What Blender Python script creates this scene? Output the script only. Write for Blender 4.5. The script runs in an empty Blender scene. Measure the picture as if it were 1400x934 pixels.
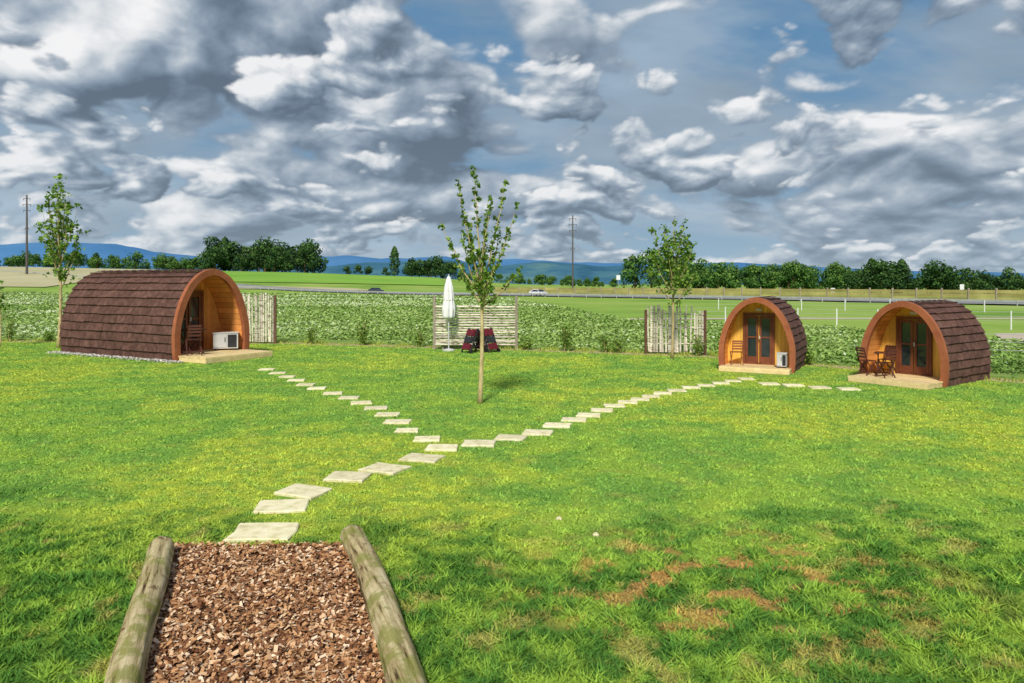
import bpy, math, random
import numpy as np
from mathutils import Vector, Matrix, noise
random.seed(7); rng = np.random.default_rng(7)
EYE = 3.0
def S(b, d):  # b, d: image pixels from the centre column and below the horizon
    """image pixel helper: offsets across / below horizon, projected from the camera -> metres on the ground"""
    return (b*EYE/d, 1000*EYE/d)
def sst(a, b, x):
    t = np.clip((x-a)/(b-a), 0, 1); return t*t*(3-2*t)
def hgt(x, y):
    v = np.interp(x, [-600, -280, -108, -40, 0, 40, 120], [13, 12, 8.5, 6.0, 3.0, 1.2, 0])
    return v*sst(180, 380, y)*(1-sst(440, 1000, y))
def edge(x):
    return np.interp(x, [-60, -26.6, -11.7, 0, 8.2, 15.1, 25, 40], [41, 38, 36.8, 33.2, 30.0, 22.4, 15, 5])
def farf(x):
    return np.interp(x, [-200, -57, -20, 0, 10, 20, 28, 60], [215, 205, 185, 150, 60, 55, 34, 30])
# ---- numpy gradient noise
def pn(x, y, seed=0):
    r = np.random.default_rng(seed); a = r.random((256, 256))*6.2832; GX = np.cos(a); GY = np.sin(a)
    xi = np.floor(x).astype(np.int64); yi = np.floor(y).astype(np.int64); fx = x-xi; fy = y-yi
    u = fx*fx*fx*(fx*(fx*6-15)+10); v = fy*fy*fy*(fy*(fy*6-15)+10)
    def g(i, j):
        X = (xi+i) & 255; Y = (yi+j) & 255; return GX[X, Y]*(fx-i)+GY[X, Y]*(fy-j)
    return ((g(0, 0)*(1-u)+g(1, 0)*u)*(1-v)+(g(0, 1)*(1-u)+g(1, 1)*u)*v)*1.5
def fbm(x, y, o=5, seed=0, gain=.5, bil=False):
    s = 0; a = 1; t = 0
    for i in range(o):
        c_, s_ = math.cos(i*1.1), math.sin(i*1.1); xr = x*c_-y*s_; yr_ = x*s_+y*c_
        n_ = pn(xr*2.03**i+i*17.3, yr_*2.03**i+i*9.1, seed+i)
        s = s+a*(np.abs(n_)*2-.55 if bil else n_); t += a; a *= gain
    return s/t*1.35

scene = bpy.context.scene
COL = scene.collection
# ------------------------------------------------------------------ materials
def newmat(name):
    m = bpy.data.materials.new(name); m.use_nodes = True
    nt = m.node_tree
    return m, nt, nt.nodes['Principled BSDF']
def math_(nt, op, a, b=None, clamp=False):
    n = nt.nodes.new('ShaderNodeMath'); n.operation = op; n.use_clamp = clamp
    for i, v in enumerate((a, b)):
        if v is None: continue
        if isinstance(v, (int, float)): n.inputs[i].default_value = v
        else: nt.links.new(v, n.inputs[i])
    return n.outputs[0]
def ramp(nt, fac, stops, interp='LINEAR'):
    r = nt.nodes.new('ShaderNodeValToRGB'); r.color_ramp.interpolation = interp
    el = r.color_ramp.elements
    while len(el) < len(stops): el.new(0.5)
    for e, (p, c) in zip(el, stops):
        e.position = p
        e.color = (c, c, c, 1) if isinstance(c, (int, float)) else (*c, 1)
    nt.links.new(fac, r.inputs[0]); return r.outputs[0]
def mixc(nt, fac, a, b, blend='MIX'):
    n = nt.nodes.new('ShaderNodeMix'); n.data_type = 'RGBA'; n.blend_type = blend
    for s, v in ((n.inputs[0], fac), (n.inputs[6], a), (n.inputs[7], b)):
        if isinstance(v, (int, float)): s.default_value = v
        elif isinstance(v, tuple): s.default_value = (*v, 1)
        else: nt.links.new(v, s)
    return n.outputs[2]
def noise_(nt, vec, scale, detail=4, rough=.55, dist=0):
    n = nt.nodes.new('ShaderNodeTexNoise'); n.inputs['Scale'].default_value = scale
    n.inputs['Detail'].default_value = detail; n.inputs['Roughness'].default_value = rough
    n.inputs['Distortion'].default_value = dist
    if vec is not None: nt.links.new(vec, n.inputs['Vector'])
    return n.outputs[0]
def attr(nt, nm='rnd', out='Fac'):
    a = nt.nodes.new('ShaderNodeAttribute'); a.attribute_name = nm; return a.outputs[out]
def M(name, cols, rough=.7, scale=5, bump=.15, bscale=30, var=.35, stretch=(1, 1, 1), metallic=0, spec=.3, world=False, det=4):
    m, nt, P = newmat(name)
    tc = nt.nodes.new('ShaderNodeTexCoord')
    mp = nt.nodes.new('ShaderNodeMapping'); mp.inputs['Scale'].default_value = stretch
    if world:
        g = nt.nodes.new('ShaderNodeNewGeometry'); nt.links.new(g.outputs['Position'], mp.inputs[0])
    else: nt.links.new(tc.outputs['Object'], mp.inputs[0])
    n1 = noise_(nt, mp.outputs[0], scale, det, .6)
    k = len(cols)
    c = ramp(nt, n1, [(.3+.4*i/max(1, k-1), col) for i, col in enumerate(cols)])
    if var:
        v = math_(nt, 'ADD', math_(nt, 'MULTIPLY', attr(nt), var), 1-var/2)
        cc = nt.nodes.new('ShaderNodeCombineColor')
        for i in range(3): nt.links.new(v, cc.inputs[i])
        c = mixc(nt, 1.0, c, cc.outputs[0], 'MULTIPLY')
    nt.links.new(c, P.inputs['Base Color'])
    P.inputs['Roughness'].default_value = rough; P.inputs['Metallic'].default_value = metallic
    P.inputs['Specular IOR Level'].default_value = spec
    if bump:
        b = nt.nodes.new('ShaderNodeBump'); b.inputs['Strength'].default_value = bump; b.inputs['Distance'].default_value = .02
        nt.links.new(noise_(nt, mp.outputs[0], bscale, 3, .6), b.inputs['Height'])
        nt.links.new(b.outputs[0], P.inputs['Normal'])
    return m
def leafmat(name, stops, trans=0, rough=.6, spec=.15):
    m, nt, P = newmat(name)
    c = ramp(nt, attr(nt), stops)
    nt.links.new(c, P.inputs['Base Color']); P.inputs['Roughness'].default_value = rough
    P.inputs['Specular IOR Level'].default_value = spec
    if trans:
        t = nt.nodes.new('ShaderNodeBsdfTranslucent'); nt.links.new(c, t.inputs[0])
        mx = nt.nodes.new('ShaderNodeMixShader'); mx.inputs[0].default_value = trans
        nt.links.new(P.outputs[0], mx.inputs[1]); nt.links.new(t.outputs[0], mx.inputs[2])
        nt.links.new(mx.outputs[0], nt.nodes['Material Output'].inputs[0])
    return m
def colattr_mat(name, rough=.9):
    m, nt, P = newmat(name); nt.nodes.remove(P)
    d = nt.nodes.new('ShaderNodeBsdfDiffuse'); nt.links.new(attr(nt, 'col', 'Color'), d.inputs[0])
    nt.links.new(d.outputs[0], nt.nodes['Material Output'].inputs[0]); return m
MAT = dict(
 lawn=colattr_mat('lawn_soil_and_grass'), blade=colattr_mat('grass_blade'),
 meadow=M('meadow', [(.14, .26, .04), (.24, .37, .06), (.32, .41, .10)], .95, .05, 0, .8, 0, world=True, spec=.1),
 crop=M('crop_soil', [(.13, .21, .045), (.19, .29, .06), (.25, .33, .09)], .95, .8, 0, 3, 0, world=True, spec=.1),
 sandfield=M('ripe_field', [(.40, .38, .20), (.50, .46, .27)], .95, .05, 0, 1, 0, world=True, spec=.1),
 greenfield=M('green_field', [(.16, .34, .04), (.25, .43, .06)], .95, .03, 0, 1, 0, world=True, spec=.1),
 soil=M('dry_soil', [(.26, .27, .08), (.46, .33, .20), (.54, .42, .28)], .95, 3, 0, 20, 0, world=True, spec=.1),
 gravel=M('gravel', [(.40, .34, .25), (.6, .52, .40)], .95, 8, 0, 40, 0, world=True, spec=.1),
 asphalt=M('asphalt', [(.18, .18, .19), (.26, .26, .27)], .9, 1, 0, 30, 0, world=True),
 paint=M('white_paint', [(.7, .7, .68), (.8, .8, .8)], .6, 3, 0, 1, .1),
 stone=M('paving_stone', [(.54, .48, .25), (.76, .69, .42), (.85, .78, .54)], .85, 7, .4, 35, .22, world=True, det=6),
 bark_chip=M('chip_bed', [(.10, .05, .03), (.2, .10, .055)], .95, 12, 0, 50, 0, world=True),
 logend=M('log_end', [(.20, .14, .07), (.34, .25, .13)], .9, 9, .4, 40, .1),
 shingle=M('brown_shingle', [(.075, .038, .030), (.11, .056, .043), (.165, .088, .068)], .85, 5, .4, 60, .4, spec=.15),
 shell=M('roof_underlay', [(.02, .012, .01), (.035, .02, .016)], .9, 4, 0, 1, .1),
 trim=M('red_brown_trim', [(.28, .085, .04), (.38, .13, .055)], .6, 3, .1, 40, .25, spec=.2),
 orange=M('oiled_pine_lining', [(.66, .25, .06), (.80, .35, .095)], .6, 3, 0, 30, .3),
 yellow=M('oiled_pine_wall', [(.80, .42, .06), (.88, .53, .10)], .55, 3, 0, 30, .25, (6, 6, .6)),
 doorw=M('door_frame_wood', [(.15, .045, .02), (.22, .07, .03)], .5, 4, 0, 30, .2),
 deck=M('deck_boards', [(.64, .48, .22), (.82, .64, .33)], .7, 5, .1, 40, .3),
 dark=M('dark_wood', [(.07, .025, .018), (.12, .04, .025)], .5, 6, 0, 30, .2),
 redwood=M('acacia_wood', [(.22, .07, .03), (.32, .11, .05)], .5, 6, 0, 30, .3),
 metalw=M('painted_metal', [(.50, .50, .48), (.62, .62, .60)], .4, 3, 0, 1, .1, spec=.5),
 black=M('black_plastic', [(.02, .02, .022), (.035, .035, .04)], .45, 3, 0, 1, .2),
 greypost=M('grey_post', [(.24, .20, .15), (.36, .31, .24)], .85, 6, .3, 40, .2, (1, 1, .3)),
 brownpost=M('brown_post', [(.10, .05, .03), (.17, .09, .05)], .85, 6, .3, 40, .2, (1, 1, .3)),
 trunk=M('young_bark', [(.30, .23, .10), (.48, .38, .18), (.60, .50, .27)], .85, 14, .2, 60, .2, (1, 1, .3)),
 canvas=M('white_canvas', [(.76, .76, .74), (.86, .86, .85)], .8, 5, 0, 30, .15),
 maroon=M('maroon_cushion', [(.10, .010, .018), (.20, .016, .03)], .75, 6, 0, 30, .3),
 concrete=M('concrete', [(.08, .07, .065), (.13, .115, .105)], .85, 4, 0, 20, .1),
 barrier=M('noise_barrier_wood', [(.26, .23, .07), (.42, .37, .13)], .9, .4, 0, 3, .45, world=True),
 rail=M('galvanised', [(.35, .36, .36), (.5, .5, .5)], .5, 2, 0, 1, .1, metallic=.3),
 carw=M('car_white', [(.75, .76, .78), (.8, .8, .82)], .3, 1, 0, 1, 0, spec=.6),
 card=M('car_dark', [(.05, .06, .08), (.07, .08, .1)], .3, 1, 0, 1, 0, spec=.6),
 plaster=M('plaster', [(.55, .52, .46), (.68, .65, .58)], .9, 1, 0, 3, .1),
)
def glass_mat():
    m, nt, P = newmat('window_glass'); P.inputs['Base Color'].default_value = (.02, .03, .035, 1)
    P.inputs['Roughness'].default_value = .08; P.inputs['Specular IOR Level'].default_value = .8; return m
MAT['glass'] = glass_mat()
def log_mat():
    m, nt, P = newmat('weathered_log')
    tc = nt.nodes.new('ShaderNodeTexCoord'); mp = nt.nodes.new('ShaderNodeMapping')
    rt = nt.nodes.new('ShaderNodeVectorRotate'); rt.rotation_type = 'Z_AXIS'; rt.inputs['Angle'].default_value = math.radians(-21.5)
    nt.links.new(tc.outputs['Object'], rt.inputs[0]); nt.links.new(rt.outputs[0], mp.inputs[0])
    mp.inputs['Scale'].default_value = (9, .7, 9)
    n1 = noise_(nt, mp.outputs[0], 1.8, 7, .65); n2 = noise_(nt, tc.outputs['Object'], 3.5, 6, .65); n3 = noise_(nt, mp.outputs[0], 5, 6, .7)
    c = ramp(nt, n1, [(.37, (.08, .055, .025)), (.43, (.36, .28, .13)), (.56, (.58, .48, .26)), (.7, (.70, .61, .38))])
    c = mixc(nt, ramp(nt, n2, [(.50, 0), (.58, .75)]), c, (.24, .25, .055))
    c = mixc(nt, ramp(nt, n2, [(.34, .9), (.40, 0)]), c, (.15, .075, .03))
    nt.links.new(c, P.inputs['Base Color']); P.inputs['Roughness'].default_value = .9; P.inputs['Specular IOR Level'].default_value = .1
    b = nt.nodes.new('ShaderNodeBump'); b.inputs['Strength'].default_value = .8; b.inputs['Distance'].default_value = .025
    nt.links.new(n3, b.inputs['Height']); nt.links.new(b.outputs[0], P.inputs['Normal']); return m
MAT['log'] = log_mat()
def birch_mat():
    m, nt, P = newmat('birch_bark')
    tc = nt.nodes.new('ShaderNodeTexCoord')
    mp = nt.nodes.new('ShaderNodeMapping'); mp.inputs['Scale'].default_value = (2, 2, 9); nt.links.new(tc.outputs['Object'], mp.inputs[0])
    n1 = noise_(nt, mp.outputs[0], 2.0, 4, .6)
    c = ramp(nt, n1, [(.36, (.12, .09, .06)), (.46, (.66, .59, .45)), (.7, (.84, .79, .67))])
    v = math_(nt, 'ADD', math_(nt, 'MULTIPLY', attr(nt), .6), .6)
    cc = nt.nodes.new('ShaderNodeCombineColor')
    for i in range(3): nt.links.new(v, cc.inputs[i])
    nt.links.new(mixc(nt, 1.0, c, cc.outputs[0], 'MULTIPLY'), P.inputs['Base Color']); P.inputs['Roughness'].default_value = .8
    return m
MAT['birch'] = birch_mat()
MAT['chip'] = leafmat('wood_chip', [(.0, (.12, .045, .02)), (.35, (.34, .16, .07)), (.7, (.56, .32, .15)), (1, (.82, .64, .44))], 0, .8)
MAT['pebble'] = leafmat('white_pebble', [(.0, (.4, .38, .33)), (1, (.8, .77, .7))], 0, .8)
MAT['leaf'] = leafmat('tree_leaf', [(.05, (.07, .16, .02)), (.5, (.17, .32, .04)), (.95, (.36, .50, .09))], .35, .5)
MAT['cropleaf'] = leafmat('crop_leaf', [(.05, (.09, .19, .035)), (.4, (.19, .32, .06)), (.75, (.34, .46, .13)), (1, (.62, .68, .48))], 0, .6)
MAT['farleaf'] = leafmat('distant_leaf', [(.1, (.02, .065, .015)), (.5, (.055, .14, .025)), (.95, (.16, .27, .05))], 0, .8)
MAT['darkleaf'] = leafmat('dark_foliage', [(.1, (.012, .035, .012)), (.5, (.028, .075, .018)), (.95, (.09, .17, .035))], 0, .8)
MAT['hill1'] = M('hazed_wooded_hill_far', [(.05, .15, .31), (.08, .20, .37)], 1, .002, 0, 1, 0, world=True, spec=0)  # blue aerial haze baked into the hill colour
MAT['hill2'] = M('hazed_wooded_hill_near', [(.025, .085, .14), (.05, .14, .20), (.10, .20, .20)], 1, .006, 0, 1, 0, world=True, spec=0)  # bluish tint is distance haze put into the colour

# ------------------------------------------------------------------ mesh builder
class MB:
    def __init__(s): s.v = []; s.f = []; s.m = []; s.r = []
    def poly(s, pts, mi=0, r=None):
        b = len(s.v); s.v += [tuple(p) for p in pts]; s.f.append(tuple(range(b, b+len(pts)))); s.m.append(mi)
        s.r.append(random.random() if r is None else r)
    def hexa(s, c, mi=0, r=None):
        b = len(s.v); s.v += [tuple(p) for p in c]; r = random.random() if r is None else r
        for q in ((3, 2, 1, 0), (4, 5, 6, 7), (0, 1, 5, 4), (1, 2, 6, 5), (2, 3, 7, 6), (3, 0, 4, 7)):
            s.f.append(tuple(b+i for i in q)); s.m.append(mi); s.r.append(r)
    def box(s, c, d, mi=0, r=None, rot=None):
        x, y, z = [q/2 for q in d]
        cs = [Vector(p) for p in ((-x, -y, -z), (x, -y, -z), (x, y, -z), (-x, y, -z), (-x, -y, z), (x, -y, z), (x, y, z), (-x, y, z))]
        if rot is not None: cs = [rot @ p for p in cs]
        c = Vector(c); s.hexa([p+c for p in cs], mi, r)
    def bar(s, a, b, w, h, mi=0, r=None):
        a = Vector(a); b = Vector(b); d = b-a; L = d.length
        q = d.to_track_quat('Y', 'Z').to_matrix(); s.box((a+b)/2, (w, L, h), mi, r, q)
    def tube(s, pts, rad, n=8, mi=0, r=None, cap=None):
        pts = [Vector(p) for p in pts]; b0 = len(s.v); r = random.random() if r is None else r
        for i, p in enumerate(pts):
            d = (pts[min(i+1, len(pts)-1)]-pts[max(i-1, 0)]).normalized()
            u = d.cross(Vector((0.03, 1, .02))) if abs(d.y) < .9 else d.cross(Vector((1, 0, 0)))
            u.normalize(); w = d.cross(u)
            for k in range(n):
                a = 2*math.pi*k/n; rr = rad[i] if not callable(rad) else rad(i, a)
                s.v.append(tuple(p+u*math.cos(a)*rr+w*math.sin(a)*rr))
        for i in range(len(pts)-1):
            for k in range(n):
                k2 = (k+1) % n
                s.f.append((b0+i*n+k, b0+(i+1)*n+k, b0+(i+1)*n+k2, b0+i*n+k2)); s.m.append(mi); s.r.append(r)
        for i in (0, len(pts)-1):
            s.f.append(tuple(b0+i*n+k for k in range(n))); s.m.append(mi if cap is None else cap); s.r.append(r)
    def build(s, name, mats, parent=None, mw=None, smooth=False):
        me = bpy.data.meshes.new(name); me.from_pydata(s.v, [], s.f)
        for m in mats: me.materials.append(MAT[m])
        me.polygons.foreach_set('material_index', s.m)
        a = me.attributes.new('rnd', 'FLOAT', 'FACE'); a.data.foreach_set('value', s.r)
        if smooth:
            for p in me.polygons: p.use_smooth = len(p.vertices) == 4
        me.update(); o = bpy.data.objects.new(name, me); COL.objects.link(o)
        if parent: o.parent = parent
        if mw is not None: o.matrix_world = mw
        return o
def empty(name, mw=None, loc=None):
    e = bpy.data.objects.new(name, None); COL.objects.link(e); e.empty_display_size = .3
    if mw is not None: e.matrix_world = mw
    if loc is not None: e.location = loc
    return e
def rawmesh(name, V, idx, k, mat):
    n = len(idx)//k; me = bpy.data.meshes.new(name)
    me.vertices.add(len(V)); me.vertices.foreach_set('co', V.astype(np.float32).ravel())
    me.loops.add(n*k); me.loops.foreach_set('vertex_index', idx.astype(np.int32))
    me.polygons.add(n); me.polygons.foreach_set('loop_start', np.arange(0, n*k, k, dtype=np.int32))
    try: me.polygons.foreach_set('loop_total', np.full(n, k, dtype=np.int32))
    except Exception: pass
    me.materials.append(mat); me.update(calc_edges=True)
    o = bpy.data.objects.new(name, me); COL.objects.link(o)
    return o, me
def setcol(me, C, domain='POINT'):
    a = me.attributes.new('col', 'FLOAT_COLOR', domain)
    a.data.foreach_set('color', np.column_stack([C, np.ones(len(C))]).astype(np.float32).ravel())
def npmesh(name, V, k, mat, rnd, parent=None, col=None):
    n = len(V)//k
    o, me = rawmesh(name, V, np.arange(n*k), k, MAT[mat])
    if col is not None: setcol(me, np.repeat(col, k, axis=0))
    else:
        a = me.attributes.new('rnd', 'FLOAT', 'FACE'); a.data.foreach_set('value', rnd.astype(np.float32))
    if parent: o.parent = parent
    return o
def nrm(a): return a/np.maximum(np.linalg.norm(a, axis=1, keepdims=True), 1e-9)
def leaves(name, P, size, mat, up=.6, elong=1.5, rect=False, parent=None, rnd=None, normals=None, col=None, wid=.42):
    n = len(P); N = rng.normal(size=(n, 3)); N[:, 2] = np.abs(N[:, 2])+up
    if normals is not None: N = normals*1.2+rng.normal(size=(n, 3))*.6
    N = nrm(N); T = nrm(np.cross(N, rng.normal(size=(n, 3)))); B = np.cross(N, T)
    s = np.asarray(size).reshape(-1, 1)*np.ones((n, 1))
    if rect: q = [P+T*s*elong+B*s*.5, P+T*s*elong*.9-B*s*.5, P-T*s*elong-B*s*.42, P-T*s*elong*.85+B*s*.5]
    else: q = [P+T*s*elong*.5, P+B*s*wid+T*s*.05, P-T*s*elong*.5, P-B*s*wid+T*s*.05]
    V = np.stack(q, 1).reshape(-1, 3)
    return npmesh(name, V, 4, mat, rng.random(n) if rnd is None else rnd, parent, col)

# ------------------------------------------------------------------ terrain
def grid_sheet(name, mat, xs_of, ys, off, nx):
    V = []; F = []
    for y in ys:
        x0, x1 = xs_of(y)
        for i in range(nx+1):
            x = x0+(x1-x0)*i/nx; V.append((x, y, float(hgt(x, y))+off))
    for j in range(len(ys)-1):
        for i in range(nx):
            a = j*(nx+1)+i; F.append((a, a+1, a+nx+2, a+nx+1))
    me = bpy.data.meshes.new(name); me.from_pydata(V, [], F); me.materials.append(MAT[mat])
    o = bpy.data.objects.new(name, me); COL.objects.link(o); return o
ys = list(np.linspace(-80, 180, 14))+list(np.linspace(190, 460, 28))+list(np.linspace(480, 1100, 20))+[1500, 2500, 4000, 7000, 12000]
grid_sheet('ground', 'meadow', lambda y: (-(800+1.6*max(y, 0)), 800+1.6*max(y, 0)), ys, 0, 160)
def strip(name, mat, xs, lo, hi, off, ny=1):
    V = []; F = []
    for x in xs:
        for j in range(ny+1):
            y = lo(x)+(hi(x)-lo(x))*j/ny; V.append((x, y, float(hgt(x, y))+off))
    for i in range(len(xs)-1):
        for j in range(ny):
            a = i*(ny+1)+j; F.append((a, a+ny+1, a+ny+2, a+1))
    me = bpy.data.meshes.new(name); me.from_pydata(V, [], F); me.materials.append(MAT[mat])
    o = bpy.data.objects.new(name, me); COL.objects.link(o); return o
# lawn colouring (albedo of the turf: clover, yellow moss, dry patches, lush grass by the camera darkened as a painted cloud shadow)
def drymask(x, y):
    return (1-sst(.25, 1.25, np.hypot((x-2.2)*.40, (y-7.3)*.55)))*sst(.07, .24, fbm(x*2.1+40, y*2.1, 5, 41, .62))
def gcol(x, y, k=1.0):
    n1 = fbm(x*.16, y*.16, 4, 11); n2 = fbm(x*.9, y*.9, 4, 21); n3 = fbm(x*3.6, y*3.6, 3, 31)
    def mx(a, b, t): t = np.clip(t, 0, 1)[:, None]; return a*(1-t)+b*t
    A = np.array([.275, .42, .06]); B = np.array([.185, .345, .06]); Yl = np.array([.42, .49, .06])
    c = mx(np.tile(B, (len(x), 1)), A, sst(-.35, .3, n2+n3*.5))
    c = mx(c, Yl, sst(-.12, .5, n1+n2*.35+.0)*(.3+.6*sst(-.35, .3, n3)))
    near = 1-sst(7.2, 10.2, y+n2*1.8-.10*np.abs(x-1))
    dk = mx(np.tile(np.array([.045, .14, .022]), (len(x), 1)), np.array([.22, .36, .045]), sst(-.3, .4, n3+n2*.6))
    c = mx(c, dk, near*.8)  # foreground cloud shade mixed into the turf colour
    c = mx(c, np.array([.50, .26, .09]), drymask(x, y)*.8)
    n4 = fbm(x*1.5+40, y*1.5, 5, 47, .6)
    c = mx(c, np.array([.44, .37, .10]), sst(.25, .45, n4)*(.2+.4*near))
    return c*k
ny, nx = 300, 440
yr = np.r_[np.linspace(-12, 3.8, 8), np.exp(np.linspace(np.log(4), np.log(41.2), ny-8))]
cx_ = np.linspace(-1, 1, nx); YY, CC = np.meshgrid(yr, cx_, indexing='ij'); XX = CC*(.8*np.maximum(YY, 4)+10); YY = np.minimum(YY, edge(XX))
idx = (np.arange(ny-1)[:, None]*nx+np.arange(nx-1)[None]).ravel(); quad = np.stack([idx, idx+1, idx+nx+1, idx+nx], 1).ravel()
o, me = rawmesh('lawn', np.column_stack([XX.ravel(), YY.ravel(), np.full(XX.size, .004)]), quad, 4, MAT['lawn'])
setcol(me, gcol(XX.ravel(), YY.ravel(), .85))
xs = sorted(list(np.linspace(-60, 40, 60)))
strip('soil_strip', 'soil', xs, lambda x: float(edge(x))-.3, lambda x: float(edge(x))+.75, .008)
strip('crop_field', 'crop', sorted(list(np.linspace(-200, 40, 90))), lambda x: float(edge(x))+.75, lambda x: max(float(farf(x)), float(edge(x))+2), .012, 12)
def quad_sheet(name, mat, c, off, n=12):
    V = []; F = []; c = [Vector((*p, 0)) for p in c]
    for j in range(n+1):
        for i in range(n+1):
            p = c[0].lerp(c[1], i/n).lerp(c[3].lerp(c[2], i/n), j/n); V.append((p.x, p.y, float(hgt(p.x, p.y))+off))
    for j in range(n):
        for i in range(n):
            a = j*(n+1)+i; F.append((a, a+1, a+n+2, a+n+1))
    me = bpy.data.meshes.new(name); me.from_pydata(V, [], F); me.materials.append(MAT[mat])
    o = bpy.data.objects.new(name, me); COL.objects.link(o); return o
quad_sheet('ripe_field', 'sandfield', [(-330, 250), (-150, 235), (-175, 400), (-420, 400)], .25)
quad_sheet('green_field', 'greenfield', [(-150, 270), (-25, 270), (-40, 400), (-170, 400)], .25)
quad_sheet('ripe_field', 'sandfield', [(-90, 232), (-40, 222), (-52, 240), (-118, 258)], .2)
quad_sheet('gravel_yard', 'gravel', [(29, 44), (44, 46), (40, 32), (25.5, 38)], .016)
def road_strip(name, mat, line, w0, w1, off, sub=8):
    pts = []
    L = [Vector((*p, 0)) for p in line]
    for a, b in zip(L[:-1], L[1:]):
        for k in range(sub): pts.append(a.lerp(b, k/sub))
    pts.append(L[-1]); V = []; F = []
    for i, p in enumerate(pts):
        d = (pts[min(i+1, len(pts)-1)]-pts[max(i-1, 0)]).normalized(); nrmv = Vector((-d.y, d.x, 0))
        for w in (w0, w1):
            q = p+nrmv*w; V.append((q.x, q.y, float(hgt(q.x, q.y))+off))
    for i in range(len(pts)-1): F.append((2*i, 2*i+2, 2*i+3, 2*i+1))
    me = bpy.data.meshes.new(name); me.from_pydata(V, [], F); me.materials.append(MAT[mat])
    o = bpy.data.objects.new(name, me); COL.objects.link(o); return pts, o
HW = [(-260, 345), (-130, 275), (-57, 222), (7.6, 176), (52, 132), (76, 100), (110, 45), (140, -20)]
hp, road = road_strip('highway', 'asphalt', HW, -6, 6, .2)
for w in (-5.6, 5.5, -.1):
    _, o = road_strip('lane_marking', 'paint', HW, w, w+.18, .215); o.parent = road
road_strip('field_lane', 'gravel', [(9.5, 62), (25, 63), (45, 63), (80, 60)], -1.1, 1.1, .02)
def along(pts, step):
    out = []; acc = 0
    for a, b in zip(pts[:-1], pts[1:]):
        d = (b-a); L = d.length; u = d/L; t = acc
        while t < L: out.append((a+u*t, u)); t += step
        acc = t-L
    return out
mb = MB(); prev = None
for p, u in along(hp, 4.0):
    if p.x < -10: continue
    n = Vector((-u.y, u.x, 0)); q = p+n*8.5; z = float(hgt(q.x, q.y)); q.z = z
    mb.box(q+Vector((0, 0, 1.15)), (.25, .25, 2.3), 1)
    if prev is not None:
        for k in range(3):
            mb.bar(prev+Vector((0, 0, .55+.6*k)), q+Vector((0, 0, .55+.6*k)), .1, .52, 0)
    prev = q.copy()
mb.build('noise_barrier_fence', ['barrier', 'greypost'])
mb = MB(); prev = None
for p, u in along(hp, 4.0):
    n = Vector((-u.y, u.x, 0)); q = p-n*7.0; q.z = float(hgt(q.x, q.y))
    mb.box(q+Vector((0, 0, .35)), (.12, .12, .7), 0)
    if prev is not None: mb.bar(prev+Vector((0, 0, .65)), q+Vector((0, 0, .65)), .06, .3, 0)
    prev = q.copy()
mb.build('guard_rail', ['rail'])
def wire_fence(L, step, h, r):
    mb = MB(); prev = None
    for p, u in along([Vector((*q, 0)) for q in L], step):
        mb.tube([p, p+Vector((0, 0, h))], [r, r*.9], 6, 0)
        if prev is not None:
            for hh in (h*.45, h*.7, h*.93): mb.bar(prev+Vector((0, 0, hh)), p+Vector((0, 0, hh)), .018, .018, 1)
        prev = p.copy()
    mb.build('white_post_fence', ['paint', 'rail'])
wire_fence([(14, 57), (26, 50), (34, 47), (48, 44)], 2.6, 1.25, .045)
wire_fence([(17.5, 27.5), (22, 25), (27, 27), (31, 31)], 1.9, 1.2, .04)
wire_fence([(24, 85), (60, 74), (80, 70)], 4.5, 1.3, .05)

# ------------------------------------------------------------------ hills
def ridge(name, mat, Y, prof, depth, amp, seed):
    bx = [p[0] for p in prof]; bz = [p[1] for p in prof]
    V = []; F = []; n = 420; rows = 6
    for j in range(rows+1):
        t = j/rows
        for i in range(n+1):
            b = bx[0]+(bx[-1]-bx[0])*i/n; x = b*Y/1000; top = EYE+np.interp(b, bx, bz)*Y/1000
            top += amp*(noise.fractal(Vector((b*.03+seed, seed, 0)), 1, 2, 5))
            y = Y-depth*(1-t); z = top*math.sin(t*math.pi/2)**1.2+amp*.6*noise.noise(Vector((b*.05, t*4, seed)))*(t*(1-t))*4
            V.append((x, y, z if j else -5))
    for j in range(rows):
        for i in range(n):
            a = j*(n+1)+i; F.append((a, a+1, a+n+2, a+n+1))
    me = bpy.data.meshes.new(name); me.from_pydata(V, [], F); me.materials.append(MAT[mat])
    for p in me.polygons: p.use_smooth = True
    o = bpy.data.objects.new(name, me); COL.objects.link(o)
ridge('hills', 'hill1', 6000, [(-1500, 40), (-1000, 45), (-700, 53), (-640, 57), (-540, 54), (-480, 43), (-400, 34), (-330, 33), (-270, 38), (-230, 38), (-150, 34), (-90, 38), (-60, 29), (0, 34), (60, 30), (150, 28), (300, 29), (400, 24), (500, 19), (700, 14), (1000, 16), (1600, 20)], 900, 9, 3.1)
ridge('hills', 'hill2', 3000, [(-1500, 22), (-700, 20), (-420, 25), (-300, 20), (-200, 28), (-90, 33), (-30, 22), (40, 30), (140, 24), (260, 26), (380, 20), (520, 15), (700, 11), (1500, 12)], 500, 5, 8.4)

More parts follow.
